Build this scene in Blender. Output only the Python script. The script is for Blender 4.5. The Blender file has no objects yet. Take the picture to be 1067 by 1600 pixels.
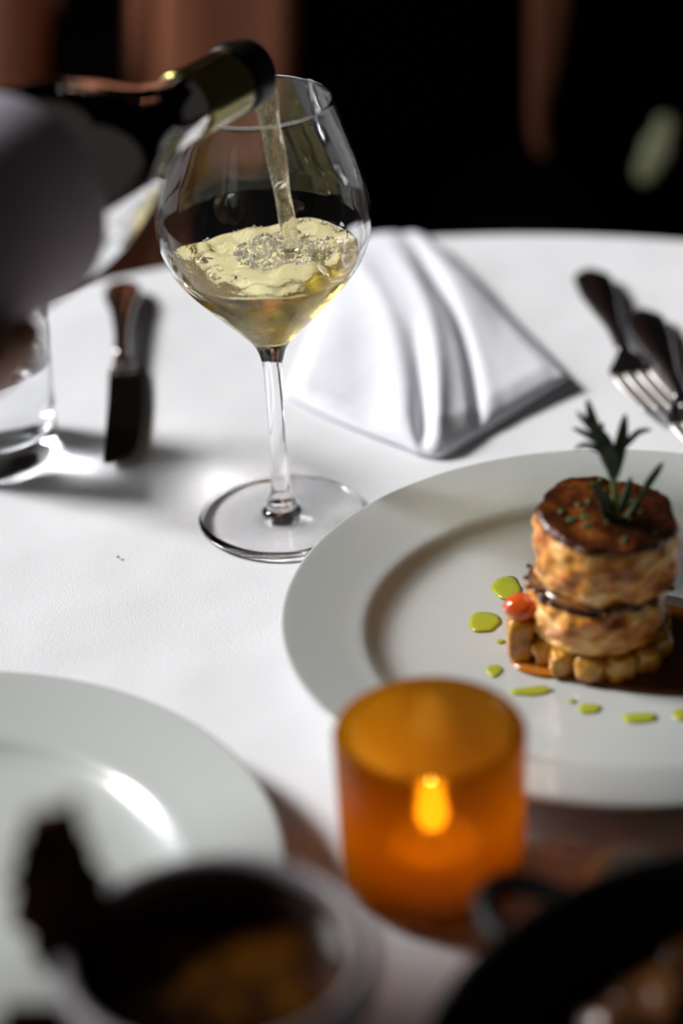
import bpy, math, random
import numpy as np
from mathutils import Vector, noise
random.seed(7); rng = np.random.RandomState(7)
S = bpy.context.scene; COL = S.collection
PI = math.pi
mm = 0.001

# ------------------------------------------------------------------ camera
CAM_H, PITCH, ROLL, FPX = 0.5885, math.radians(29.7), math.radians(2.9), 3778.0
fw = np.array([0, math.cos(PITCH), -math.sin(PITCH)]); r0 = np.array([1., 0, 0]); u0 = np.cross(r0, fw)
RT = math.cos(ROLL) * r0 - math.sin(ROLL) * u0
UP = math.sin(ROLL) * r0 + math.cos(ROLL) * u0
ORG = np.array([0, 0, CAM_H])
cd = bpy.data.cameras.new('camera'); cam = bpy.data.objects.new('camera', cd); COL.objects.link(cam)
from mathutils import Matrix
cam.matrix_world = Matrix(((RT[0], UP[0], -fw[0], ORG[0]), (RT[1], UP[1], -fw[1], ORG[1]), (RT[2], UP[2], -fw[2], ORG[2]), (0, 0, 0, 1)))
cd.sensor_fit = 'VERTICAL'; cd.sensor_height = 36; cd.lens = FPX * 36 / 1600
cd.clip_start = 0.05; cd.clip_end = 30
cd.dof.use_dof = True; cd.dof.aperture_fstop = 2.6
cd.dof.focus_distance = float((np.array([-.029, 1.02, .12]) - ORG) @ fw)
S.camera = cam

def ray(x, y): return fw * FPX + RT * (x - 533.5) - UP * (y - 800)
def at(x, y, z=0.0):
    d = ray(x, y); return ORG + d * ((z - CAM_H) / d[2])
def aty(x, y, Y):
    d = ray(x, y); return ORG + d * (Y / d[1])

# ------------------------------------------------------------------ light
w = bpy.data.worlds.new('world'); S.world = w; w.use_nodes = True
w.node_tree.nodes['Background'].inputs[0].default_value = (1, .88, .80, 1)
w.node_tree.nodes['Background'].inputs[1].default_value = 0.022
def aim(o, d): o.rotation_euler = Vector(d).to_track_quat('-Z', 'Y').to_euler()
sl = bpy.data.lights.new('sun', 'SUN'); so = bpy.data.objects.new('sun', sl); COL.objects.link(so)
sl.energy = 4.7; sl.angle = math.radians(15); sl.color = (1, .975, .95); aim(so, (1, -.38, -.74)); so.location = (-3, 1.4, 2.3)
def window_light(n, loc, sx, sy, p):
    l = bpy.data.lights.new(n, 'AREA'); o = bpy.data.objects.new(n, l); COL.objects.link(o)
    l.shape = 'RECTANGLE'; l.size = sx; l.size_y = sy; l.energy = p; l.color = (.86, .92, 1)
    o.location = loc; aim(o, (1.0, Vector((0, 1.0, .1)).y - loc[1], -(loc[2] - .1)) if False else (Vector((0, 1.0, .05)) - Vector(loc))); return o
window_light('window_daylight', (-1.9, 1.45, .95), .24, 1.3, 8)
window_light('window_daylight.001', (-1.85, 1.95, .95), .24, 1.3, 8)
S.view_settings.view_transform = 'Standard'; S.view_settings.look = 'None'
S.view_settings.exposure = 0.0; S.view_settings.gamma = 1.0; S.view_settings.use_curve_mapping = False
cy = S.cycles
cy.max_bounces = 16; cy.transmission_bounces = 16; cy.glossy_bounces = 6; cy.transparent_max_bounces = 12
cy.use_denoising = True; cy.sample_clamp_indirect = 0; cy.blur_glossy = 0.0; cy.caustics_refractive = True; cy.caustics_reflective = False

# ------------------------------------------------------------------ materials
def mat(name, col=(.8, .8, .8), rough=.5, metal=0, spec=.5, trans=0, ior=1.45, coat=0, sss=0, ssr=(.01, .006, .003), emit=None, es=0, sheen=0):
    m = bpy.data.materials.new(name); m.use_nodes = True
    b = m.node_tree.nodes['Principled BSDF']; i = b.inputs
    i['Base Color'].default_value = (*col, 1); i['Roughness'].default_value = rough; i['Metallic'].default_value = metal
    i['Specular IOR Level'].default_value = spec; i['Transmission Weight'].default_value = trans; i['IOR'].default_value = ior
    i['Coat Weight'].default_value = coat; i['Coat Roughness'].default_value = .08
    if sss: i['Subsurface Weight'].default_value = sss; i['Subsurface Radius'].default_value = ssr; i['Subsurface Scale'].default_value = 1.0
    if sheen: i['Sheen Weight'].default_value = sheen
    if emit: i['Emission Color'].default_value = (*emit, 1); i['Emission Strength'].default_value = es
    return m
def nd(m, t, **k):
    n = m.node_tree.nodes.new(t)
    for a, v in k.items(): setattr(n, a, v)
    return n
def lk(m, a, b): m.node_tree.links.new(a, b)
def bsdf(m): return m.node_tree.nodes['Principled BSDF']
def coords(m, scale=(1, 1, 1)):
    t = nd(m, 'ShaderNodeTexCoord'); mp = nd(m, 'ShaderNodeMapping'); mp.inputs['Scale'].default_value = scale
    lk(m, t.outputs['Object'], mp.inputs['Vector']); return mp.outputs['Vector']
def noise_tex(m, sc, det=4, rough=.55, scale=(1, 1, 1)):
    n = nd(m, 'ShaderNodeTexNoise'); n.inputs['Scale'].default_value = sc; n.inputs['Detail'].default_value = det; n.inputs['Roughness'].default_value = rough
    lk(m, coords(m, scale), n.inputs['Vector']); return n
def ramp(m, fac, stops):
    r = nd(m, 'ShaderNodeValToRGB'); e = r.color_ramp.elements
    while len(e) < len(stops): e.new(.5)
    for k, (p, c) in enumerate(stops): e[k].position = p; e[k].color = (*c, 1) if len(c) == 3 else c
    lk(m, fac, r.inputs['Fac']); return r
def color_noise(m, sc, stops, det=4, scale=(1, 1, 1)):
    r = ramp(m, noise_tex(m, sc, det, scale=scale).outputs['Fac'], stops); lk(m, r.outputs['Color'], bsdf(m).inputs['Base Color']); return r
def bump(m, sc, dist, strength=.5, det=4, scale=(1, 1, 1), chain=None):
    b = nd(m, 'ShaderNodeBump'); b.inputs['Strength'].default_value = strength; b.inputs['Distance'].default_value = dist
    lk(m, noise_tex(m, sc, det, scale=scale).outputs['Fac'], b.inputs['Height'])
    if chain: lk(m, chain.outputs['Normal'], b.inputs['Normal'])
    lk(m, b.outputs['Normal'], bsdf(m).inputs['Normal']); return b

M = {}
M['cloth'] = mat('white_linen', (.78, .79, .82), .9, spec=.15)
b1 = bump(M['cloth'], 9, .02, .22, 2); b2 = bump(M['cloth'], 1400, .0004, .35, 2, (1, .35, 1), b1); bump(M['cloth'], 1400, .0004, .35, 2, (.35, 1, 1), b2)
M['napkin'] = mat('white_napkin_cotton', (.75, .76, .82), .85, spec=.15)
b1 = bump(M['napkin'], 30, .006, .25, 2); bump(M['napkin'], 1500, .0003, .3, 2, (1, .4, 1), b1)
M['porcelain'] = mat('white_porcelain', (.49, .515, .505), .2, spec=.5, coat=.25)
M['glass'] = mat('clear_glass', (1, 1, 1), 0.0, trans=1, ior=1.42)
M['wine'] = mat('pale_gold_wine', (1, .995, .95), 0.0, trans=1, ior=1.34)
bump(M['wine'], 120, .004, .5, 3)
M['foam'] = mat('wine_bubble', (.95, .93, .84), 0.05, trans=.55, ior=1.12)
M['water'] = mat('still_water', (.97, .985, 1), 0.0, trans=1, ior=1.333)
M['steel'] = mat('polished_steel', (.62, .58, .56), .16, metal=1); bump(M['steel'], 60, .001, .05)
M['steel_dark_reflection'] = mat('steel_dark_reflection', (.22, .20, .20), .26, metal=1); bump(M['steel_dark_reflection'], 60, .001, .05)  # reflection of the dark room put into the fork's metal colour
M['satin_bright'] = mat('satin_bright_reflection', (.72, .69, .66), .5, metal=1)  # lighter steel for the tines, their bright reflection put into the colour
M['bottle'] = mat('dark_green_bottle_glass', (.016, .017, .005), .02, trans=1, ior=1.5)
M['label'] = mat('lilac_white_label_paper', (.36, .33, .39), .8, spec=.2); bump(M['label'], 500, .0003, .2)
M['foil'] = mat('olive_gold_foil', (.22, .19, .065), .20, metal=1); bump(M['foil'], 120, .0006, .15)
M['foil_black'] = mat('black_foil', (.004, .004, .004), .35, spec=.2)
M['lip'] = mat('pale_bottle_lip_glass', (.75, .8, .7), .03, trans=1)

# ------------------------------------------------------------------ mesh helpers
def thing(name, label, cat, loc=(0, 0, 0), group=None):
    o = bpy.data.objects.new(name, None); COL.objects.link(o); o.location = [float(v) for v in loc]; o.empty_display_size = .01
    o['label'] = label; o['category'] = cat
    if group: o['group'] = group
    return o
def tag(o, label=None, cat=None, group=None, kind=None):
    if label: o['label'] = label
    if cat: o['category'] = cat
    if group: o['group'] = group
    if kind: o['kind'] = kind
    return o
def wloc(p):
    v = Vector((0, 0, 0))
    while p is not None: v = v + p.location; p = p.parent
    return np.array(v)
def build(name, geo, m, parent=None, loc=None, smooth=True, sub=0, sharp=None):
    """geo = (verts, faces) in WORLD coordinates; becomes one mesh object"""
    V, F = geo; V = np.asarray(V, float)
    o_loc = np.array(loc if loc is not None else (0, 0, 0), float)
    base = wloc(parent) if parent is not None else np.zeros(3)
    if parent is not None and loc is None: o_loc = base.copy()
    me = bpy.data.meshes.new(name); me.from_pydata((V - o_loc).tolist(), [], [list(map(int, f)) for f in F]); me.validate()
    if smooth: me.polygons.foreach_set('use_smooth', [True] * len(me.polygons))
    if sharp: me.set_sharp_from_angle(angle=math.radians(sharp))
    me.materials.append(m if not isinstance(m, str) else M[m])
    o = bpy.data.objects.new(name, me); COL.objects.link(o)
    if parent is not None: o.parent = parent
    o.location = (o_loc - base).tolist()
    if sub:
        s = o.modifiers.new('sub', 'SUBSURF'); s.levels = s.render_levels = sub
    return o
def join(*gs):
    V, F, n = [], [], 0
    for v, f in gs:
        V += [tuple(p) for p in v]; F += [[i + n for i in q] for q in f]; n += len(v)
    return V, F
def lathe(prof, c=(0, 0, 0), n=96, close=True, warp=None):
    """prof: list of (r, z); r==0 ends become poles"""
    V, F, rows = [], [], []
    for r, z in prof:
        if r < 1e-7: rows.append([len(V)]); V.append((c[0], c[1], c[2] + z)); continue
        row = []
        for k in range(n):
            a = 2 * PI * k / n; row.append(len(V)); p = (c[0] + r * math.cos(a), c[1] + r * math.sin(a), c[2] + z)
            V.append(p)
        rows.append(row)
    for A, B in zip(rows[:-1], rows[1:]):
        if len(A) == 1 and len(B) == 1: continue
        for k in range(n):
            k2 = (k + 1) % n
            if len(A) == 1: F.append([A[0], B[k2], B[k]])
            elif len(B) == 1: F.append([A[k], A[k2], B[0]])
            else: F.append([A[k], A[k2], B[k2], B[k]])
    if warp: V = [warp(p) for p in V]
    return V, F
def smooth_prof(pts, n=6):
    """Catmull-Rom through (r,z) points"""
    P = [np.array(p, float) for p in pts]; P = [2 * P[0] - P[1]] + P + [2 * P[-1] - P[-2]]; out = []
    for i in range(1, len(P) - 2):
        for k in range(n):
            t = k / n; a, b, c, d = P[i - 1], P[i], P[i + 1], P[i + 2]
            out.append(.5 * ((2 * b) + (c - a) * t + (2 * a - 5 * b + 4 * c - d) * t * t + (3 * b - a - 3 * c + d) * t ** 3))
    out.append(P[-2]); return [tuple(np.maximum(p, [0, -9]) if len(p) == 2 else p) for p in out]
def frames(P, up=None):
    P = np.asarray(P, float); T = np.gradient(P, axis=0); T /= np.linalg.norm(T, axis=1)[:, None]
    out = []; prev = None
    for t in T:
        if up is not None: s = np.cross(np.array(up, float), t)
        else:
            if prev is None: prev = np.array([0, 0, 1.]) if abs(t[2]) < .9 else np.array([1., 0, 0])
            s = np.cross(prev, t)
        s /= np.linalg.norm(s); nrm = np.cross(t, s); prev = nrm; out.append((s, nrm))
    return P, out
def sweep(P, wid, thk, n=16, up=None, power=1.0, twist=None):
    """elliptical / superelliptical section of half-size wid x thk swept along P, capped"""
    P, fr = frames(P, up); V, F = [], []; m = len(P)
    for i in range(m):
        s, nn = fr[i]; tw = twist[i] if twist is not None else 0
        for k in range(n):
            a = 2 * PI * k / n + 0; ca, sa = math.cos(a), math.sin(a)
            x = wid[i] * math.copysign(abs(ca) ** power, ca); y = thk[i] * math.copysign(abs(sa) ** power, sa)
            if tw: x, y = x * math.cos(tw) - y * math.sin(tw), x * math.sin(tw) + y * math.cos(tw)
            V.append(P[i] + s * x + nn * y)
    for i in range(m - 1):
        for k in range(n):
            k2 = (k + 1) % n; F.append([i * n + k, i * n + k2, (i + 1) * n + k2, (i + 1) * n + k])
    F.append([k for k in range(n)][::-1]); F.append([(m - 1) * n + k for k in range(n)])
    return V, F
def spl(keys, n):
    """smooth interpolation of key rows to n rows (first column = parameter)"""
    K = np.asarray(keys, float); t = np.linspace(K[0, 0], K[-1, 0], n); out = []
    m = np.gradient(K[:, 1:], K[:, 0], axis=0)
    for x in t:
        i = min(max(np.searchsorted(K[:, 0], x) - 1, 0), len(K) - 2); h = K[i + 1, 0] - K[i, 0]; s = (x - K[i, 0]) / h
        out.append((2 * s**3 - 3 * s**2 + 1) * K[i, 1:] + (s**3 - 2 * s**2 + s) * h * m[i] + (-2 * s**3 + 3 * s**2) * K[i + 1, 1:] + (s**3 - s**2) * h * m[i + 1])
    return np.array(out)
def box(c, s, rz=0):
    V = []; ca, sa = math.cos(rz), math.sin(rz)
    for dx, dy, dz in [(-1, -1, -1), (1, -1, -1), (1, 1, -1), (-1, 1, -1), (-1, -1, 1), (1, -1, 1), (1, 1, 1), (-1, 1, 1)]:
        x, y = dx * s[0] / 2, dy * s[1] / 2; V.append((c[0] + x * ca - y * sa, c[1] + x * sa + y * ca, c[2] + dz * s[2] / 2))
    return V, [[0, 3, 2, 1], [4, 5, 6, 7], [0, 1, 5, 4], [1, 2, 6, 5], [2, 3, 7, 6], [3, 0, 4, 7]]
def blob(c, rad, n=20, m=12, amp=.12, fr=1.5, seed=0, power=1.0):
    V, F = [], []; rad = np.array(rad)
    def pt(a, b):
        d = np.array([math.cos(a) * math.cos(b), math.sin(a) * math.cos(b), math.sin(b)])
        e = np.sign(d) * np.abs(d) ** power
        k = 1 + amp * noise.noise(Vector(d * fr) + Vector((seed * 3.7, seed * 1.3, seed * 5.1))); return np.array(c) + e * rad * k
    V.append(pt(0, -PI / 2))
    for j in range(1, m):
        for i in range(n): V.append(pt(2 * PI * i / n, -PI / 2 + PI * j / m))
    V.append(pt(0, PI / 2))
    for i in range(n): F.append([0, 1 + (i + 1) % n, 1 + i])
    for j in range(m - 2):
        for i in range(n):
            a = 1 + j * n; F.append([a + i, a + (i + 1) % n, a + n + (i + 1) % n, a + n + i])
    a = 1 + (m - 2) * n
    for i in range(n): F.append([a + i, a + (i + 1) % n, len(V) - 1])
    return V, F
def drop(outline, z, h, rings=5):
    """a shallow domed puddle over a closed plan outline"""
    O = np.array(outline); c = O.mean(0); V, F = [], []; n = len(O)
    for k in range(rings + 1):
        s = 1 - k / rings; hh = h * math.sqrt(max(0, 1 - s ** 4))
        if k == rings: V.append((c[0], c[1], z + h)); break
        for p in O: V.append((c[0] + (p[0] - c[0]) * s, c[1] + (p[1] - c[1]) * s, z + hh))
    for k in range(rings - 1):
        for i in range(n): F.append([k * n + i, k * n + (i + 1) % n, (k + 1) * n + (i + 1) % n, (k + 1) * n + i])
    for i in range(n): F.append([(rings - 1) * n + i, (rings - 1) * n + (i + 1) % n, len(V) - 1])
    F.append(list(range(n))[::-1]); return V, F
def blob_outline(c, rx, ry, rot=0, amp=.12, seed=0, n=36):
    out = []
    for k in range(n):
        a = 2 * PI * k / n; q = 1 + amp * noise.noise(Vector((math.cos(a) * 1.2 + seed * 7.3, math.sin(a) * 1.2, seed)))
        x, y = rx * math.cos(a) * q, ry * math.sin(a) * q
        out.append((c[0] + x * math.cos(rot) - y * math.sin(rot), c[1] + x * math.sin(rot) + y * math.cos(rot)))
    return out

FLOOR = -.75
# ------------------------------------------------------------------ the room
M['floor'] = mat('dark_walnut_floor', (.02, .013, .009), .5); color_noise(M['floor'], 3, [(.3, (.012, .008, .006)), (.7, (.03, .018, .012))], scale=(1, 8, 1))
M['wall'] = mat('unlit_black_wall', (.006, .005, .005), .9, spec=.1); bump(M['wall'], 80, .002, .2)
tag(build('floor', box((0, 1.4, FLOOR - .025), (5.6, 5.6, .05)), 'floor', smooth=False), kind='structure')
tag(build('wall_back', box((0, 4.2 + .05, FLOOR + 1.4), (5.6, .1, 2.8)), 'wall', smooth=False), kind='structure')

# ------------------------------------------------------------------ table and cloth
TC = (.06, .880); TR = .496
M['wood'] = mat('dark_wood', (.05, .025, .015), .4)
color_noise(M['wood'], 6, [(.3, (.03, .015, .008)), (.7, (.07, .035, .02))], scale=(1, 1, 10))
tb = thing('dining_table', 'round dark wood pedestal table hidden under the white tablecloth', 'table', (*TC, FLOOR))
build('tabletop', lathe([(0, -.034), (.47, -.034), (.484, -.029), (.487, -.012), (.480, -.0045), (0, -.0045)], (*TC, 0)), 'wood', tb, sharp=40)
build('pedestal', lathe(smooth_prof([(0, -.70), (.06, -.70), (.05, -.62), (.035, -.4), (.04, -.2), (.06, -.08), (.12, -.036), (0, -.036)]), (*TC, 0), 40), 'wood', tb)
build('base_plate', lathe([(0, FLOOR), (.26, FLOOR), (.26, FLOOR + .02), (.08, FLOOR + .052), (0, FLOOR + .052)], (*TC, 0), 48), 'wood', tb, sharp=40)
def cloth_geo():
    n = 240; prof = []
    for r in np.linspace(.05, .48, 10): prof.append((r, -.0006, 0))
    for a in np.linspace(0, PI / 2, 7)[1:]: prof.append((.484 + .012 * math.sin(a), -.0006 - .012 * (1 - math.cos(a)), 0.0))
    for d in np.linspace(.03, .30, 10): prof.append((.497 + .012 * d / .3, -.0126 - d, d / .3))
    V, F = [(TC[0], TC[1], -.0006)], []
    for r, z, k in prof:
        for i in range(n):
            a = 2 * PI * i / n; rr = r + k * (.028 * math.sin(13 * a) + .012 * math.sin(29 * a + 1)); V.append((TC[0] + rr * math.cos(a), TC[1] + rr * math.sin(a), z))
    for i in range(n): F.append([0, 1 + i, 1 + (i + 1) % n])
    for j in range(len(prof) - 1):
        for i in range(n): a = 1 + j * n; F.append([a + i, a + n + i, a + n + (i + 1) % n, a + (i + 1) % n])
    return V, F
cl = build('tablecloth', cloth_geo(), 'cloth', loc=(*TC, 0)); tag(cl, 'white linen tablecloth draped over the round table', 'tablecloth')
sm = cl.modifiers.new('thick', 'SOLIDIFY'); sm.thickness = .001; sm.offset = -1

# ------------------------------------------------------------------ wine glass
GX, GY = -.029, 1.028
OUT = [(.0042, .062), (.0044, .074), (.0047, .082), (.0053, .087), (.0068, .092), (.0092, .0965), (.0125, .1005), (.0195, .108), (.0285, .1175), (.0373, .1275), (.0445, .138), (.0487, .149), (.0497, .158), (.0491, .167), (.0458, .181), (.0405, .1965), (.0345, .215)]
outer = smooth_prof(OUT, 8)
wall_t = .0009
def inner_prof(off=0.0):
    """inner wall from the bottom of the bowl to the rim"""
    pts = [(0, .0985 - off), (.004, .0989 - off), (.008, .1005 - off), (.0125, .1045 - off)]
    P = np.array([p for p in OUT if p[1] > .106]); T = np.gradient(P, axis=0); T /= np.linalg.norm(T, axis=1)[:, None]
    N = np.stack([-T[:, 1], T[:, 0]], 1)
    tt = np.linspace(.0014, wall_t, len(P)) - off
    return smooth_prof(pts + [tuple(p) for p in P + N * tt[:, None]], 8)
inn = inner_prof()
inz = np.array([p[1] for p in inn]); inr = np.array([p[0] for p in inn])
WZ = .1385; NA = 160
def contact(a): return WZ + .0022 * math.sin(2 * a + .5) + .0012 * math.sin(3 * a - 1.0) + .0008 * math.sin(7 * a)
def ring(zf, n=NA):
    out = []
    for k in range(n):
        a = 2 * PI * k / n; z = zf(a); r = float(np.interp(z, inz, inr)); out.append((GX + r * math.cos(a), GY + r * math.sin(a), z))
    return out
def strips(rows, n=NA, base=0):
    return [[base + j * n + k, base + j * n + (k + 1) % n, base + (j + 1) * n + (k + 1) % n, base + (j + 1) * n + k] for j in range(rows - 1) for k in range(n)]
wg = thing('wine_glass', 'tall clear stemmed wine glass being filled with white wine', 'wine glass', (GX, GY, 0))
rim = [(outer[-1][0] - .0001, outer[-1][1] + .0004), ((outer[-1][0] + inn[-1][0]) / 2, outer[-1][1] + .0006), (inn[-1][0] + .0001, outer[-1][1] + .0004)]
# the wall below the wine line has no inner air surface: there the glass touches the wine, whose side is that interface
go, gf = lathe(outer[16:] + rim, (GX, GY, 0), NA)
ZT = inz[-1]; rows = []
for t in np.linspace(1, 0, 40): rows += ring(lambda a: contact(a) + (ZT - contact(a)) * t)
nb = len(go); last = nb - NA
gf = gf + [[last + k, last + (k + 1) % NA, nb + (k + 1) % NA, nb + k] for k in range(NA)] + strips(40, NA, nb)
glass_parts = [build('bowl', (list(go) + rows, gf), 'glass', wg)]
stem_low = smooth_prof([(.0072, .0098), (.0064, .0125), (.0052, .0152), (.0044, .020), (.0041, .032), (.0040, .048), (.0042, .062)], 6)
glass_parts.append(build('stem', lathe(stem_low[:-1] + outer[:17], (GX, GY, 0), 96), 'glass', wg))
foot = [(0, .0004), (.034, .0004), (.0400, .0006), (.0408, .0012), (.0410, .0017), (.0406, .0023), (.0395, .0026), (.030, .0031), (.019, .0040), (.011, .0056), (.0078, .0074), (.0073, .0088), (.0072, .0098)]
glass_parts.append(build('foot', lathe(foot, (GX, GY, 0), 160), 'glass', wg))

# wine in the glass
def HZ(x, y, r):
    a = math.atan2(y, x); k = min(1, r / .045) ** 1.5; e = min(1, max(0, (.0445 - r) / .012))
    return WZ + k * (contact(a) - WZ) + e * (.0011 * math.sin(x * 190 + y * 70) + .0011 * math.sin(y * 330 - x * 60) + .0009 * math.sin(x * 420 + y * 120) + .0026 * noise.noise(Vector((x * 95, y * 95, 2.0))) + .0014 * math.exp(-((x - .012) ** 2 + (y - .002) ** 2) / .00012))
P0 = [p for p in inn if p[1] < WZ - .006]
V, F = lathe(P0, (GX, GY, 0), NA)
st0 = len(V) - NA; zl = P0[-1][1]
for t in np.linspace(0, 1, 9)[1:]: V += ring(lambda a: zl + (contact(a) - zl) * t)
F = F + strips(9, NA, st0); side_faces = len(F)
st0 = len(V) - NA; rr0 = [math.hypot(V[st0 + k][0] - GX, V[st0 + k][1] - GY) for k in range(NA)]
fr_ = list(1 - np.linspace(0, 1, 36)[1:] ** 1.1 * .985)
for q in fr_:
    for k in range(NA):
        a = 2 * PI * k / NA; r = rr0[k] * q; x, y = r * math.cos(a), r * math.sin(a)
        V.append((GX + x, GY + y, HZ(x, y, r) + .0007 * math.exp(-(rr0[k] - r) / .0012)))
F = F + strips(len(fr_) + 1, NA, st0)
ce = len(V); V.append((GX, GY, HZ(0, 0, 0))); F = F + [[ce - NA + k, ce - NA + (k + 1) % NA, ce] for k in range(NA)]
M['wine_side'] = mat('pale_gold_wine_against_glass', (1, .83, .25), 0.0, trans=1, ior=1.34 / 1.42)
bump(M['wine_side'], 95, .012, .9, 4, (1, 1, .6))
m = M['wine_side']; tl = nd(m, 'ShaderNodeBsdfTranslucent'); tl.inputs['Color'].default_value = (1, .74, .10, 1)
mxx = nd(m, 'ShaderNodeMixShader'); mxx.inputs[0].default_value = .16; lk(m, bsdf(m).outputs[0], mxx.inputs[1]); lk(m, tl.outputs[0], mxx.inputs[2]); lk(m, mxx.outputs[0], m.node_tree.nodes['Material Output'].inputs['Surface'])
wn = build('white_wine', (V, F), 'wine', loc=(GX, GY, .098)); tag(wn, 'pale gold white wine swirling in the stemmed glass', 'wine')
wn.data.materials.append(M['wine_side'])
for f in wn.data.polygons[:side_faces]: f.material_index = 1
# bubbles
fm = []
cx, cyy = at(452, 392, WZ)[:2]
k = 0
while k < 900:
    a = random.uniform(0, 2 * PI); q = math.sqrt(random.random())
    x = cx - GX - .004 + q * .0225 * math.cos(a); y = cyy - GY + q * .021 * math.sin(a)
    if math.hypot(x, y) > .043: continue
    r = random.choice([.0004, .0005, .0006, .0007, .0009, .0011]); z = HZ(x, y, math.hypot(x, y)) + r * .25
    fm.append(blob((GX + x, GY + y, z), (r, r, r), 10, 6, 0)); k += 1
for a0, a1, cnt in ((58, 74, 12), (92, 112, 8), (30, 50, 34), (128, 136, 6)):
    for _ in range(cnt):
        a = math.radians(random.uniform(a0, a1)); r = random.choice([.0004, .0006, .0009]); R = .0432 - abs(random.gauss(0, .0015)) - .0006
        x, y = R * math.cos(a), R * math.sin(a); fm.append(blob((GX + x, GY + y, HZ(x, y, R) + r * .4), (r, r, r), 10, 6, 0))
fo = build('bubble_foam', join(*fm), 'foam', wn); fo['kind'] = 'stuff'

# ------------------------------------------------------------------ wine bottle, pouring
MOUTH = aty(386, 113, 1.012)
bd = ray(2, 322); BP = ORG + bd / (bd @ fw) * 0.905
AX = BP - MOUTH; AX /= np.linalg.norm(AX)
def axis_lathe(prof, n=72, a0=None, a1=None, ref=None):
    """lathe about the bottle's axis; prof = (r, distance from mouth)"""
    s = np.cross(AX, [0, 0, 1]); s /= np.linalg.norm(s); t = np.cross(AX, s)
    if ref is not None:
        rr = ref - AX * (ref @ AX); s = rr / np.linalg.norm(rr); t = np.cross(AX, s)
    full = a0 is None; m = n if full else n + 1; V, F, rows = [], [], []
    for r, d in prof:
        if r < 1e-7: rows.append([len(V)]); V.append(MOUTH + AX * d); continue
        row = []
        for k in range(m):
            a = 2 * PI * k / n if full else a0 + (a1 - a0) * k / n
            row.append(len(V)); V.append(MOUTH + AX * d + (s * math.cos(a) + t * math.sin(a)) * r)
        rows.append(row)
    for A, B in zip(rows[:-1], rows[1:]):
        for k in range(n):
            k2 = (k + 1) % m
            if len(A) == 1: F.append([A[0], B[k], B[k2]])
            elif len(B) == 1: F.append([A[k], B[0], A[k2]])
            else: F.append([A[k], B[k], B[k2], A[k2]])
    return V, F
wb = thing('wine_bottle', 'dark green wine bottle tilted and pouring into the stemmed glass', 'bottle', MOUTH)
body = smooth_prof([(.0136, .003), (.0138, .02), (.0140, .055), (.0150, .070), (.0185, .088), (.0245, .106), (.0315, .126), (.0370, .146), (.0400, .166), (.0408, .190), (.0408, .24), (.0408, .285), (.0400, .293), (.036, .2975)], 5)
build('body', axis_lathe([(.0093, .0035)] + body + [(.03, .297), (.012, .280), (0, .276)]), 'bottle', wb)
build('capsule', axis_lathe([(.0141, .0155), (.0150, .016), (.0147, .022), (.0149, .050), (.0151, .056), (.0143, .0565)]), 'foil', wb)
build('rim_band', axis_lathe([(.0100, .0015), (.0105, .0002), (.0125, -.0008), (.0150, .0004), (.0158, .003), (.0158, .013), (.0152, .0157), (.0141, .0160)]), 'foil_black', wb)
build('lip', axis_lathe([(.0100, .010), (.0094, .002), (.0098, -.0012), (.0112, -.0022), (.0122, -.001), (.0118, .002), (.0104, .010)]), 'lip', wb)
vcam = ORG - (MOUTH + AX * .2)
build('label', axis_lathe([(.0409, .181), (.0413, .1812), (.0413, .262), (.0409, .2622)], 72, -1.66, 1.66, vcam), 'label', wb)

# stream of wine
def stream_geo():
    pts = [(408, 136), (416, 165), (424, 205), (432, 250), (440, 295), (447, 335), (453, 370), (456, 391)]
    ws = [.0058, .0056, .0050, .0044, .0042, .0038, .0036, .0042]; ts = [.0016, .0016, .0017, .0018, .0020, .0022, .0024, .0030]
    Y0 = 1.014; K = []
    for i, (x, y) in enumerate(pts):
        t = i / (len(pts) - 1); p = aty(x, y, Y0 + .004 * t); K.append((i, *p, ws[i], ts[i]))
    K = spl(K, 60); P = K[:, :3]; wv = K[:, 3] * (1 + .10 * np.sin(np.linspace(0, 19, 60))); tv = K[:, 4] * (1 + .15 * np.sin(np.linspace(1, 23, 60)))
    return sweep(P, wv, tv, 20, up=(0, -1, 0.01), twist=.35 * np.sin(np.linspace(0, 6, 60)))
M['stream'] = mat('falling_wine', (1, .96, .80), 0.0, trans=1, ior=1.34); bump(M['stream'], 160, .004, .5, 3, (1, 1, .4))
m = M['stream']; tl = nd(m, 'ShaderNodeBsdfTranslucent'); tl.inputs['Color'].default_value = (.95, .86, .58, 1)
mxx = nd(m, 'ShaderNodeMixShader'); mxx.inputs[0].default_value = .11; lk(m, bsdf(m).outputs[0], mxx.inputs[1]); lk(m, tl.outputs[0], mxx.inputs[2]); lk(m, mxx.outputs[0], m.node_tree.nodes['Material Output'].inputs['Surface'])
st = build('wine_stream', stream_geo(), 'stream', loc=MOUTH); tag(st, 'thin twisting stream of wine falling from the tilted bottle', 'wine stream')

# ------------------------------------------------------------------ water tumbler
TX, TY = -.181, 1.113
wt = thing('water_tumbler', 'clear straight water tumbler at the left edge beside the knife', 'tumbler', (TX, TY, 0))
tout = [(0, .0005), (.031, .0005), (.0345, .0015), (.0358, .004), (.0362, .010), (.0368, .04), (.0378, .075), (.0388, .108), (.0384, .1094), (.0376, .1096), (.0370, .108), (.0358, .075), (.0346, .04), (.0338, .020), (.031, .0155), (.022, .0140), (0, .0136)]
build('glass_wall', lathe(tout, (TX, TY, 0), 128), 'glass', wt)
wprof = [(0, .0133), (.022, .0137), (.0311, .0152), (.0341, .0199), (.0349, .040), (.0353, .052), (.0352, .0536), (.0346, .0531), (.030, .053), (0, .053)]
tag(build('water', lathe(wprof, (TX, TY, 0), 96), 'water', loc=(TX, TY, .0133)), 'still water half filling the tumbler', 'water')

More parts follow.
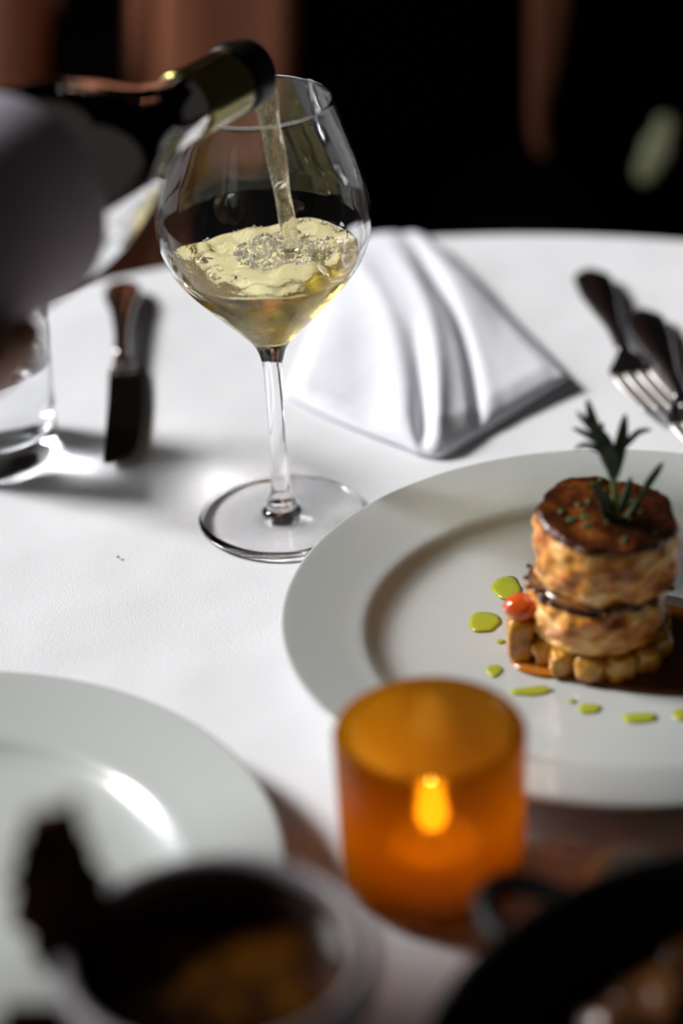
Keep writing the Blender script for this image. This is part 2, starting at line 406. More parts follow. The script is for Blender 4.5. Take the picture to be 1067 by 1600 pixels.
# ------------------------------------------------------------------ dinner knife
kn = thing('dinner_knife', 'polished steel dinner knife lying between the tumbler and the wine glass', 'knife', at(190, 580))
a = at(192, 439, .006); b = at(190, 560, .006)
K = spl([(0, a[0], a[1], .0050, .0028, .0016), (.06, *(a + (b - a) * .05)[:2], .0058, .0085, .0030), (.16, *(a + (b - a) * .16)[:2], .0068, .0106, .0042), (.45, *(a + (b - a) * .45)[:2], .0078, .0072, .0046), (.75, *(a + (b - a) * .75)[:2], .0076, .0048, .0044), (1, *b[:2], .0066, .0046, .0042)], 30)
build('handle', sweep(K[:, :3], K[:, 3], K[:, 4], 20, up=(0, 0, 1)), 'steel', kn)
c = at(193, 574, .0055)
K = spl([(0, *b, .0046, .0042), (.5, *((b + c) / 2), .0058, .0046), (1, *c, .0076, .0026)], 10)
build('bolster', sweep(K[:, :3], K[:, 3], K[:, 4], 20, up=(0, 0, 1)), 'steel', kn)
def blade_geo():
    L = [(573, 172, 217), (580, 170, 223), (600, 169, 224), (630, 168, 224), (655, 166, 222), (680, 164.5, 218), (700, 163, 212), (712, 162, 203), (719, 161.5, 192), (723, 163, 176)]
    V, F = [], []
    for y, x0, x1 in L:
        for s in np.linspace(0, 1, 9):
            z = .0042 - .0004 * s
            V.append(at(x0 + (x1 - x0) * s, y, z))
    n = len(L) * 9; V2 = [v - np.array([0, 0, .0014 if 0 < (i % 9) < 8 else .0004]) for i, v in enumerate(V)]
    for i in range(len(L) - 1):
        for j in range(8): q = i * 9 + j; F.append([q, q + 9, q + 10, q + 1]); F.append([n + q, n + q + 1, n + q + 10, n + q + 9])
    bd_ = [j for j in range(9)] + [i * 9 + 8 for i in range(1, len(L))] + [(len(L) - 1) * 9 + j for j in range(7, -1, -1)] + [i * 9 for i in range(len(L) - 2, 0, -1)]
    for i in range(len(bd_)): p, q = bd_[i], bd_[(i + 1) % len(bd_)]; F.append([p, q, n + q, n + p])
    return V + V2, F
build('blade', blade_geo(), 'steel', kn, sharp=40)

# ------------------------------------------------------------------ forks
PATH = [(919, 422, .0048), (926, 436, .0056), (938, 466, .0075), (955, 503, .0098), (968, 534, .0100), (975, 552, .0085), (984, 572, .0048), (990, 584, .0040), (1008, 606, .0030), (1028, 628, .0060), (1037, 638, .0090)]
def fork(label, off):
    base = np.array([at(x, y, z) for x, y, z in PATH]) + np.array([*off, 0]); ln = np.r_[0, np.cumsum(np.linalg.norm(np.diff(base, axis=0), axis=1))]; ln /= ln[-1]
    t = thing('dinner_fork', label, 'fork', (base[5][0], base[5][1], 0), 'forks')
    def piece(i0, i1, rows, n, name, m, o=0, pw=1.0, seg=18, par=None):
        P = spl(np.column_stack([ln[i0:i1 + 1], base[i0:i1 + 1]]), n); T = np.gradient(P, axis=0); T[:, 2] = 0; T /= np.linalg.norm(T, axis=1)[:, None]
        P = P + np.stack([-T[:, 1], T[:, 0], 0 * T[:, 0]], 1) * o; W_ = spl(rows, n)
        return build(name, sweep(P, W_[:, 0], W_[:, 1], seg, up=(0, 0, 1), power=pw), m, par or t)
    piece(0, 5, [(0, .0040, .0012), (.05, .0088, .0020), (.2, .0112, .0028), (.5, .0085, .0030), (.8, .0042, .0028), (1, .0040, .0024)], 36, 'handle', 'steel_dark_reflection')
    hd = piece(5, 7, [(0, .0042, .0022), (.25, .0080, .0017), (.55, .0116, .0014), (1, .0126, .0012)], 20, 'head', 'steel_dark_reflection', 0, .7, 20)
    for o in (-.0101, -.0034, .0034, .0101): piece(7, 10, [(0, .0026, .0012), (.5, .0021, .0012), (.85, .0016, .0010), (1, .0008, .0006)], 18, 'tine', 'satin_bright', o, .8, 12, hd)
fork('steel fork right of the napkin with all four tines in view', (0, 0))
fork('steel fork at the right edge with its head cut off', (.0225, -.058))

# ------------------------------------------------------------------ folded napkin
def napkin_geo():
    nu, nv = 90, 70
    fr = np.array([at(*p, .004)[:2] for p in [(446, 612), (500, 640), (565, 668), (628, 692), (655, 703), (683, 706), (706, 699), (742, 676), (790, 648), (840, 620), (885, 596)]])
    bk = np.array([at(*p, .004)[:2] for p in [(500, 480), (515, 450), (530, 425), (545, 402), (560, 388), (575, 380), (595, 376), (620, 374), (645, 374), (665, 376), (684, 380)]])
    t = np.linspace(0, 1, 11); T = np.linspace(0, 1, nu)
    FR = spl(np.column_stack([t, fr]), nu); BK = spl(np.column_stack([t, bk]), nu)
    g = lambda x, c, s: math.exp(-((x - c) / s) ** 2)
    top, bot = [], []
    for j in range(nv):
        v = j / (nv - 1)
        for i in range(nu):
            u = i / (nu - 1)
            # a soft bow of the lines running from the back to the front edge
            p = BK[i] * (1 - v) + FR[i] * v; bow = math.sin(PI * v) * .012 * math.sin(PI * u); p = p + np.array([bow, 0])
            dome = .010 * math.sin(PI * min(1, u * 1.02)) ** .7 * (.12 + .88 * math.sin(PI * min(1, .10 + v * .82))) + .003
            pl = 0
            pl += .0055 * g(u, .30, .05) * (.3 + .7 * v)                        # left pleat ridge
            pl -= .0050 * g(u, .20, .07) * v
            pl += .0075 * g(u, .60 - .10 * v * v, .075) * (.15 + .85 * v)          # main rolled ridge sweeping to the tip
            pl -= .0135 * g(u, .425, .045) * max(0, v - .45) * 1.9            # pocket opening near the tip
            pl -= .0095 * g(u, .735 - .02 * v, .024) * min(1, .2 + v * 1.1)      # crease of the turned flap
            pl += .0030 * g(u, .82, .07) * (1 - v)
            pl -= .0070 * g(u, .70, .07) * g(v, .30, .16)                       # dip near the back
            pl += .0020 * noise.noise(Vector((u * 5, v * 4, 1.3)))
            e = min(u, 1 - u) * 18; e2 = (1 - v) * 15; e3 = v * 9
            k = min(1, e) ** .5 * min(1, e2 + .0) ** .5 * min(1, e3 + .55) ** .5
            z = .0015 + .0022 + (dome + pl * .5) * k
            if u > .8: z += .004 * (u - .8) / .2 * v
            top.append((p[0], p[1], max(z, .003))); bot.append((p[0], p[1], .0010 + (.0045 * ((u - .75) / .25) * v if u > .75 else 0)))
    V = top + bot; n = nu * nv; F = []
    for j in range(nv - 1):
        for i in range(nu - 1): q = j * nu + i; F.append([q, q + nu, q + nu + 1, q + 1]); F.append([n + q, n + q + 1, n + q + nu + 1, n + q + nu])
    bd_ = list(range(nu)) + [j * nu + nu - 1 for j in range(1, nv)] + [(nv - 1) * nu + i for i in range(nu - 2, -1, -1)] + [j * nu for j in range(nv - 2, 0, -1)]
    for i in range(len(bd_)): p, q = bd_[i], bd_[(i + 1) % len(bd_)]; F.append([p, q, n + q, n + p])
    return V, F
tag(build('napkin', napkin_geo(), 'napkin', loc=at(650, 560)), 'white cotton napkin folded into a pleated pouch behind the plate', 'napkin')

# ------------------------------------------------------------------ plates
PP = smooth_prof([(0, .0052), (.05, .0052), (.084, .0053), (.096, .0062), (.103, .0090), (.1075, .0125), (.111, .0143), (.118, .0158), (.132, .0192), (.142, .0217), (.1448, .0222), (.1456, .0213), (.1440, .0196), (.130, .0160), (.112, .0112), (.095, .0036), (.088, .0018), (.084, .0004), (.081, .0004), (.078, .0018), (.05, .0022), (0, .0022)], 4)
PLX, PLY = .1165, .8975
tag(build('dinner_plate', lathe(PP, (PLX, PLY, 0), 192), 'porcelain', loc=(PLX, PLY, 0)), 'wide rimmed white plate holding the stacked seared medallions', 'plate')
P2X, P2Y = -.1735, .727
tag(build('dinner_plate', lathe(PP, (P2X, P2Y, 0), 192), 'porcelain', loc=(P2X, P2Y, 0)), 'empty wide rimmed white plate at the lower left', 'plate')

# ------------------------------------------------------------------ food on the plate
FX, FY, FZ = .110, .892, .0053
M['sauce'] = mat('brown_jus', (.16, .05, .008), .08, spec=.6, trans=.35, ior=1.36)
M['jus_light'] = mat('amber_jus', (.55, .19, .02), .08, spec=.6, trans=.35, ior=1.36)
M['oil'] = mat('green_herb_oil', (.52, .56, .05), .12, spec=.6, trans=.35, ior=1.4)
M['meat'] = mat('seared_flesh', (.8, .5, .25), .3, coat=.6, sss=.25, ssr=(.006, .003, .0015))
color_noise(M['meat'], 55, [(.34, (.96, .66, .28)), (.47, (.90, .44, .09)), (.59, (.55, .16, .015)), (.72, (.06, .015, .004))], 6, (1, 1, 1.6)); bump(M['meat'], 110, .004, .5, 5)
M['crust'] = mat('dark_seared_crust', (.12, .04, .012), .22, coat=.7)
color_noise(M['crust'], 60, [(.32, (.012, .005, .003)), (.52, (.09, .022, .005)), (.70, (.32, .085, .012))], 6); bump(M['crust'], 150, .004, .6, 6)
M['potato'] = mat('golden_potato', (.62, .34, .05), .25, coat=.6, sss=.2, ssr=(.004, .002, .001))
color_noise(M['potato'], 90, [(.32, (.66, .38, .05)), (.55, (.50, .20, .02)), (.72, (.10, .03, .006))], 5); bump(M['potato'], 160, .002, .4)
M['tomato'] = mat('orange_red_tomato', (.62, .09, .012), .12, coat=.8, sss=.2, ssr=(.004, .001, .0005))
M['herb'] = mat('chopped_herb', (.05, .09, .02), .5)
M['rosemary'] = mat('rosemary_leaf', (.035, .07, .025), .45, spec=.4); color_noise(M['rosemary'], 120, [(.35, (.02, .045, .018)), (.7, (.07, .12, .045))])
M['rosemary_stem'] = mat('rosemary_stem', (.22, .28, .08), .5)

def medallion(name, c, R, h, tilt, seed, label, loc):
    """thick slice with irregular muscle bulges; top crust is its own part"""
    tx, ty = tilt
    def warp(p):
        x, y, z = p[0] - c[0], p[1] - c[1], p[2] - c[2]; a = math.atan2(y, x); r = math.hypot(x, y); q = z / h
        k = 1 + .10 * noise.noise(Vector((math.cos(a) * 1.5, math.sin(a) * 1.5, seed))) + .07 * noise.noise(Vector((math.cos(a) * 4, math.sin(a) * 4, seed + z * 160))) + .03 * noise.noise(Vector((math.cos(a) * 11, math.sin(a) * 11, seed + z * 320)))
        x, y = x * k, y * k
        z2 = z + (tx * x + ty * y) * q + .0016 * noise.noise(Vector((x * 90, y * 90, seed))) * q
        return (c[0] + x, c[1] + y, c[2] + z2)
    t = thing(name, label, 'seared medallion', (c[0], c[1], c[2]), 'stacked medallions')
    side = smooth_prof([(0, 0), (R * .8, 0), (R * .95, h * .06), (R, h * .22), (R * 1.02, h * .5), (R * 1.0, h * .78), (R * .955, h * .94)], 7)
    build('flesh', lathe(side + [(R * .8, h * .93), (0, h * .93)], c, 120, warp=warp), 'meat', t)
    topp = smooth_prof([(R * .965, h * .915), (R * .945, h * .975), (R * .88, h * 1.01), (R * .5, h * 1.02), (0, h * 1.015)], 7)
    build('seared_top', lathe([(0, h * .90), (R * .90, h * .90)] + topp, c, 120, warp=warp), 'crust', t)
    return t
# diced potato base
spots = []
for k in range(13): spots.append((k * 2 * PI / 13 + .1, .0262, 1.0))
for k in range(6): spots.append((k * PI / 3 + .3, .0125, 1.0))
spots.append((0, 0, 1.0))
pn = ['golden potato cube under the medallions, at the left of the base', 'golden potato cube in the front of the base below the medallions']
for k, (a, r, s) in enumerate(spots):
    x, y = FX + r * math.cos(a), FY + r * math.sin(a)
    d = math.degrees(a) % 360
    if r < .02: lab = 'golden potato cube buried inside the base under the medallions'
    elif 150 < d < 215: lab = 'golden potato cube in the base, on the side under the tomato'
    elif 215 <= d < 325: lab = 'golden potato cube in the base, on the side facing the candle'
    else: lab = 'golden potato cube in the base, on the far side from the candle'
    o = build('potato_cube', blob((x, y, FZ + .0063), (.0060 + .0014 * random.random(), .0058 + .0014 * random.random(), .0062 + .0008 * random.random()), 20, 14, .32, 1.8, k, .65), 'potato', loc=(x, y, FZ)); tag(o, lab, 'potato', 'diced potatoes under the medallions')
medallion('seared_medallion', (FX - .001, FY, FZ + .0125), .0300, .0235, (-.02, .04), 2.0, 'lower golden seared medallion resting on the diced potatoes', None)
medallion('seared_medallion', (FX + .003, FY + .002, FZ + .0365), .0318, .0300, (-.06, .05), 8.0, 'upper golden seared medallion with rosemary standing in its dark crust', None)
# chopped herbs and browned bits between the layers
hb = []
for k in range(40):
    a = random.uniform(0, 2 * PI); r = .0302 + random.uniform(-.0010, .0016); z = FZ + .0365 + random.uniform(-.0025, .0022)
    hb.append(blob((FX + r * math.cos(a), FY + r * math.sin(a), z), (random.uniform(.0012, .0032), random.uniform(.0012, .003), random.uniform(.0010, .0018)), 8, 6, .3, 2, k))
M['relish'] = mat('dark_herb_relish', (.10, .045, .015), .2, coat=.8); color_noise(M['relish'], 220, [(.35, (.03, .03, .01)), (.55, (.25, .09, .02)), (.7, (.04, .015, .008))])
o = build('herb_relish', join(*hb, lathe([(0, -.0020), (.0275, -.0020), (.0296, 0), (.0275, .0018), (0, .0018)], (FX, FY, FZ + .0365), 48)), 'relish', loc=(FX, FY, FZ + .0365)); tag(o, 'dark chopped herb relish spread between the two medallions', 'relish', kind='stuff')
hb = []
for k in range(26):
    a = random.uniform(0, 2 * PI); r = .026 * math.sqrt(random.random()); x, y = r * math.cos(a), r * math.sin(a)
    hb.append(blob((FX + .003 + x, FY + .002 + y, FZ + .0365 + .0306 + (-.06 * x + .05 * y)), (random.uniform(.001, .003), random.uniform(.0008, .002), .0007), 8, 6, .3, 2, k))
o = build('chopped_herbs', join(*hb), 'herb', loc=(FX, FY, FZ + .067)); tag(o, 'chopped green herbs scattered on the crust of the upper medallion', 'herbs', kind='stuff')
p = aty(816, 948, FY - .006); tz = p[2]
tm = build('tomato_piece', blob(p, (.0082, .0070, .0056), 24, 16, .18, 1.3, 3), 'tomato', loc=p); tag(tm, 'small shiny orange red tomato piece against the lower medallion', 'tomato')
# support the tomato: a golden cube beneath it
q = (p[0] - .001, p[1], FZ + (p[2] - FZ - .0052) / 2)
o = build('potato_cube', blob(q, (.0062, .006, (p[2] - FZ - .0045) / 2), 18, 12, .12, 1.5, 55, .55), 'potato', loc=q); tag(o, 'golden potato cube directly beneath the tomato piece', 'potato', 'diced potatoes under the medallions')

# sauces
def outline_px(pts, z): 
    K = spl(np.column_stack([np.arange(len(pts) + 1), np.array([at(*p, z)[:2] for p in pts + pts[:1]])]), 60)[:-1]; return K
o = build('amber_jus', drop(outline_px([(806, 1010), (832, 1000), (862, 1020), (880, 1048), (868, 1060), (838, 1058), (806, 1046), (796, 1028)], FZ), FZ + .0002, .0012), 'jus_light', loc=at(835, 1030, FZ)); tag(o, 'amber pool of jus left of the potato base', 'sauce')
o = build('brown_jus', drop(outline_px([(862, 1046), (905, 1062), (960, 1078), (1020, 1086), (1080, 1088), (1120, 1075), (1140, 1030), (1110, 960), (1040, 930), (930, 940), (880, 990)], FZ), FZ + .0001, .0014), 'sauce', loc=at(980, 1020, FZ)); tag(o, 'dark brown jus pooled around the foot of the stack', 'sauce')
drops = [(793, 920, 7.2, 10.0, 'large pale drop of green oil beside the tomato piece'), (757, 972, 7.2, 8.6, 'round green oil drop farthest left on the plate'), (772, 1048, 4.0, 4.8, 'green oil drop just behind the candle holder'),
         (833, 1080, 9.0, 3.6, 'long green oil drop between the amber jus and the candle'), (922, 1108, 5.2, 4.0, 'round green oil drop in front of the brown jus'), (1000, 1122, 7.6, 4.2, 'long green oil drop nearest the plate\'s front right'), (1066, 1117, 4.6, 4.6, 'green oil drop cut by the right edge of the picture'), (894, 1096, 1.8, 1.6, 'tiny green oil speck left of the round front drop'), (782, 1003, 2.0, 1.8, 'tiny green oil speck below the largest drop')]
for k, (x, y, rx, ry, lab) in enumerate(drops):
    c = at(x, y, FZ); o = build('oil_drop', drop(blob_outline(c, rx * mm, ry * mm, 0, .28, k), FZ + .0001, .0007), 'oil', loc=c); tag(o, lab, 'oil drop', 'green oil drops on the plate')

# rosemary
RY = FY - .004
rs = thing('rosemary_sprig', 'green rosemary sprig standing upright in the upper medallion', 'rosemary', aty(966, 858, RY))
P = np.array([aty(*p, RY) for p in [(967, 866), (966, 835), (963, 800), (960, 765), (958, 738)]]); P = spl(np.column_stack([np.arange(5), P]), 20)
rstem = build('stem', sweep(P, np.linspace(.0018, .0014, 20), np.linspace(.0018, .0014, 20), 10), 'rosemary_stem', rs)
def leaf(pts, wd, dy=0):
    K = np.array([aty(x, y, RY + dy * (i / (len(pts) - 1))) for i, (x, y) in enumerate(pts)]); n = 18
    P = spl(np.column_stack([np.arange(len(K)), K]), n); t = np.linspace(0, 1, n)
    wv = wd * np.sin(np.clip(t * .93 + .07, 0, 1) * PI) ** .6 + .0002
    build('leaf', sweep(P, wv, wv * .45, 10, up=(0, -1, .3)), 'rosemary', rstem)
leaf([(958, 745), (945, 705), (928, 665), (917, 622)], .0026, -.003); leaf([(956, 738), (950, 712), (944, 690), (940, 672)], .0034, .004)
leaf([(960, 748), (966, 715), (972, 680), (977, 646)], .0026, .003); leaf([(950, 722), (938, 705), (915, 695), (897, 702)], .0012, -.006); leaf([(944, 700), (930, 688), (912, 676), (894, 669)], .0012, .006)
leaf([(936, 690), (926, 672), (912, 655), (901, 643)], .0013, -.008); leaf([(970, 705), (982, 690), (998, 675), (1018, 671)], .0013, .006); leaf([(940, 690), (938, 678), (940, 668), (942, 660)], .0011, .008)
leaf([(962, 800), (950, 785), (935, 770), (925, 755)], .0022, -.006); leaf([(966, 805), (975, 785), (982, 765), (985, 745)], .0018, .006); leaf([(1003, 775), (1012, 757), (1025, 738), (1036, 722)], .0016, .002)
leaf([(966, 830), (955, 812), (945, 795), (938, 780)], .0022, -.004); leaf([(966, 835), (978, 815), (990, 798), (1003, 774)], .0018, .003); leaf([(958, 752), (955, 725), (952, 705), (951, 690)], .0024, -.004)

# ------------------------------------------------------------------ votive candle
CX, CY = .0285, .741
M['amber'] = bpy.data.materials.new('amber_frosted_glass'); M['amber'].use_nodes = True
m = M['amber']; nt = m.node_tree; bs = bsdf(m)
bs.inputs['Base Color'].default_value = (.95, .52, .05, 1); bs.inputs['Roughness'].default_value = .20; bs.inputs['Transmission Weight'].default_value = 1; bs.inputs['IOR'].default_value = 1.15; bs.inputs['Coat Weight'].default_value = .3; bs.inputs['Coat Roughness'].default_value = .2
tr = nd(m, 'ShaderNodeBsdfTranslucent'); tr.inputs['Color'].default_value = (.60, .30, .014, 1)
df = nd(m, 'ShaderNodeBsdfDiffuse'); df.inputs['Color'].default_value = (.34, .125, .006, 1)
mx = nd(m, 'ShaderNodeMixShader'); mx.inputs[0].default_value = .35; lk(m, tr.outputs[0], mx.inputs[1]); lk(m, df.outputs[0], mx.inputs[2])
m2 = nd(m, 'ShaderNodeMixShader'); m2.inputs[0].default_value = .62; lk(m, bs.outputs[0], m2.inputs[1]); lk(m, mx.outputs[0], m2.inputs[2])
lk(m, m2.outputs[0], nt.nodes['Material Output'].inputs['Surface'])
ch = thing('candle_holder', 'amber frosted glass votive holder glowing in front of the plates', 'candle holder', (CX, CY, 0))
hp = smooth_prof([(0, .0006), (.025, .0006), (.0315, .0018), (.0345, .006), (.0352, .014), (.0356, .040), (.0362, .066), (.0361, .0695), (.0350, .0712), (.0328, .0715), (.0312, .0700), (.0306, .066), (.0302, .040), (.0298, .014), (.028, .0075), (.02, .0062), (0, .006)], 4)
build('glass_cup', lathe(hp, (CX, CY, 0), 96), M['amber'], ch)
M['wax'] = mat('cream_wax', (.9, .68, .3), .5, sss=.5, ssr=(.01, .005, .002)); M['wick'] = mat('burnt_wick', (.01, .008, .006), .9)
M['tin'] = mat('tealight_tin', (.7, .66, .6), .3, metal=1)
M['flame'] = mat('flame', (0, 0, 0), 1, emit=(1, .50, .06), es=17)
cn = thing('tealight_candle', 'lit tealight candle burning inside the amber holder', 'candle', (CX, CY, .0064))
build('tin_cup', lathe([(0, .0064), (.0185, .0064), (.0192, .008), (.0192, .0205), (.0188, .0207), (.0186, .0202), (.0184, .0080), (0, .0076)], (CX, CY, 0), 48), 'tin', cn, sharp=40)
wax = build('wax', lathe(smooth_prof([(0, .0078), (.0182, .0078), (.0183, .0185), (.016, .0180), (.005, .0172), (0, .0171)], 3), (CX, CY, 0), 48), 'wax', cn, sharp=40)
build('wick', sweep([(CX, CY, .0165), (CX, CY, .020), (CX + .0006, CY, .024)], [.0007] * 3, [.0007] * 3, 8), 'wick', wax)
fp = aty(648, 1258, CY); fz = fp[2]
build('flame', lathe(smooth_prof([(0, -.0105), (.0035, -.0095), (.0060, -.0045), (.0058, .0005), (.0044, .0055), (.0022, .0095), (0, .0125)], 5), (CX, CY, max(fz, .034)), 24), 'flame', wax)

# ------------------------------------------------------------------ salt shaker by the pot, standing in for a lit patch of cloth
M['invented'] = mat('lit_patch_cream', (.85, .78, .72), .4)  # pale tone of the lit patch put into the colour
sx_, sy_ = .0965, .692
sp = thing('invented_shaker', 'small cream dome topped salt shaker in place of a lit patch behind the black pot beside the candle holder', 'salt shaker', (sx_, sy_, 0))
build('shaker_body', lathe(smooth_prof([(0, .0006), (.0125, .0006), (.0140, .003), (.0145, .015), (.0150, .030), (.0146, .0330), (0, .0335)], 5), (sx_, sy_, 0), 48), 'invented', sp, sharp=50)
build('shaker_top', lathe(smooth_prof([(.0147, .0326), (.0150, .0345), (.0136, .0395), (.0095, .0435), (.004, .0455), (0, .0458)], 5), (sx_, sy_, 0), 48), 'invented', sp)

# ------------------------------------------------------------------ foreground cup with crisps
UX, UY = -.046, .583
M['cup_dark'] = mat('dark_brown_glaze', (.035, .022, .018), .25, spec=.4); color_noise(M['cup_dark'], 40, [(.35, (.025, .016, .013)), (.7, (.05, .032, .026))])
M['cup_lip'] = mat('grey_stoneware_lip', (.21, .19, .205), .4)
cu = thing('stoneware_cup', 'dark stoneware cup with a pale lip in the near foreground', 'cup', (UX, UY, 0))
build('cup_wall', lathe(smooth_prof([(0, .0006), (.030, .0006), (.033, .003), (.037, .02), (.0425, .05), (.0462, .08), (.0480, .0975), (.0450, .0975), (.0432, .08), (.0395, .05), (.034, .02), (.028, .0075), (0, .0065)], 4), (UX, UY, 0), 96), 'cup_dark', cu)
build('lip', lathe(smooth_prof([(.0450, .0972), (.0486, .0945), (.0494, .0985), (.0484, .1020), (.0462, .1030), (.0444, .1015), (.0440, .0975), (.0450, .0972)], 4), (UX, UY, 0), 96), 'cup_lip', cu)
M['broth'] = mat('amber_brown_broth', (.10, .035, .004), .08, trans=.2); color_noise(M['broth'], 60, [(.4, (.03, .010, .003)), (.65, (.14, .05, .004))])
tag(build('broth', lathe([(0, .0070), (.0279, .0078), (.0338, .02), (.0393, .05), (.0430, .08), (.0427, .0803), (0, .0800)], (UX, UY, 0), 64), 'broth', loc=(UX, UY, .0075), sharp=40), 'dark amber broth filling the stoneware cup', 'broth')
M['crisp'] = mat('dark_baked_crisp', (.10, .035, .008), .8, spec=.15); color_noise(M['crisp'], 45, [(.3, (.010, .004, .002)), (.55, (.05, .016, .004)), (.75, (.20, .075, .012))], 6); bump(M['crisp'], 90, .003, .6)
def crisp(label, pts, wd, th, Y):
    P = np.array([aty(x, y, Y + dy) for x, y, dy in pts]); K = spl(np.column_stack([np.arange(len(P)), P, wd]), 26)
    wv = K[:, 3] * (1 + .10 * np.sin(np.linspace(0, 31, 26)) + .07 * np.sin(np.linspace(0, 57, 26)))
    o = build('bread_crisp', sweep(K[:, :3], wv, np.full(26, th), 14, up=(0, -1, .2), power=.6, twist=np.linspace(-.2, .25, 26)), 'crisp', loc=P[-1]); tag(o, label, 'bread crisp', 'bread crisps in the cup')
crisp('wide dark bread crisp leaning out of the cup to the left', [(78, 1268, -.010), (86, 1340, -.006), (104, 1430, .0), (150, 1540, .004)], [.0060, .0125, .0165, .0130], .0018, UY + .004)
crisp('thin amber bread crisp standing tallest in the cup', [(112, 1246, -.016), (122, 1310, -.012), (140, 1380, -.006), (178, 1470, .0)], [.0016, .0026, .0050, .0060], .0014, UY + .004)
K = spl([(0, -.1080, .556, .010, .0160), (.5, -.1030, .560, .055, .0190), (1, -.0990, .566, .098, .0120)], 26)
o = build('bread_crisp', sweep(K[:, :3], K[:, 3] * (1 + .1 * np.sin(np.linspace(0, 31, 26))), np.full(26, .0018), 14, up=(0, -1, .2), power=.6), 'crisp', loc=(-.108, .556, 0)); tag(o, 'broad dark bread crisp propped against the outside of the cup', 'bread crisp', 'bread crisps in the cup')

# ------------------------------------------------------------------ black pot
OX, OY = .137, .548
M['iron'] = mat('black_cast_iron', (.006, .006, .006), .5, spec=.25); bump(M['iron'], 300, .001, .25)
pot = thing('iron_pot', 'black cast iron pot with a loop handle in the lower right foreground', 'pot', (OX, OY, 0))
build('pot_wall', lathe(smooth_prof([(0, .0006), (.085, .0006), (.098, .004), (.107, .02), (.117, .05), (.1245, .0600), (.1250, .0620), (.1230, .0628), (.1205, .0615), (.1130, .05), (.103, .02), (.096, .0085), (.085, .006), (0, .006)], 4), (OX, OY, 0), 96), 'iron', pot)
def loop_handle(ang):
    d = np.array([math.cos(ang), math.sin(ang), 0]); s = np.array([-d[1], d[0], 0]); c = np.array([OX, OY, .056]) + d * .117; P = []
    for a in np.linspace(-PI / 2, PI / 2, 22): P.append(c + d * .027 * math.cos(a) + s * .0155 * math.sin(a) + np.array([0, 0, .004 * math.cos(a)]))
    build('loop_handle', sweep(P, [.0046] * 22, [.0042] * 22, 14, up=(0, 0, 1)), 'iron', pot)
loop_handle(math.radians(129)); loop_handle(math.radians(-51))
M['stew'] = mat('dark_stew', (.012, .005, .003), .2); color_noise(M['stew'], 50, [(.4, (.006, .003, .002)), (.7, (.03, .012, .005))])
tag(build('stew', lathe([(0, .0063), (.084, .0063), (.0935, .0088), (.1020, .02), (.1055, .030), (.105, .0304), (0, .030)], (OX, OY, 0), 64), 'stew', loc=(OX, OY, .0063), sharp=40), 'dark stew inside the black iron pot', 'stew')
M['chunk'] = mat('browned_meat_chunk', (.10, .04, .015), .3, coat=.4); color_noise(M['chunk'], 60, [(.35, (.04, .014, .006)), (.65, (.20, .08, .025))]); bump(M['chunk'], 120, .003, .5)
for x, y, r, lab in [(1020, 1560, .016, 'browned meat chunk nearest the right side of the pot\'s visible inside'), (950, 1600, .013, 'browned meat chunk at the bottom edge of the picture in the pot'), (1075, 1500, .014, 'browned meat chunk by the far wall of the pot')]:
    c = at(x, y, .034); o = build('meat_chunk', blob(c, (r, r * .8, r * .55), 20, 14, .3, 1.6, x), 'chunk', loc=c); tag(o, lab, 'meat chunk', 'meat chunks in the pot')

# ------------------------------------------------------------------ chair and seated person beyond the table
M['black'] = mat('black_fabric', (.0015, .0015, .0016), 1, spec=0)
M['coat'] = mat('terracotta_cloth', (.36, .140, .078), .95, spec=.05); bump(M['coat'], 900, .0006, .3); 
M['skin'] = mat('skin', (.45, .25, .17), .5, sss=.1)
M['eye_white'] = mat('eye_white', (.7, .7, .7), .2); M['lips'] = mat('lips', (.35, .1, .08), .4)
M['hair'] = mat('dark_hair', (.02, .012, .008), .5)
QX, QY = .065, 1.95
chr_ = thing('dining_chair', 'dark wooden chair behind the table carrying the seated person', 'chair', (QX, QY, FLOOR))
build('seat', box((QX, QY, FLOOR + .435), (.44, .44, .03)), 'wood', chr_, smooth=False)
build('backrest', box((QX, QY + .235, FLOOR + .74), (.42, .025, .5)), 'wood', chr_, smooth=False)
for sx in (-1, 1):
    for sy in (-1, 1): build('leg', box((QX + sx * .19, QY + sy * .19, FLOOR + .21), (.04, .04, .42)), 'wood', chr_, smooth=False)
pr = thing('person', 'person in black with an open terracotta coat seated beyond the table', 'person', (QX, QY, FLOOR + .45))
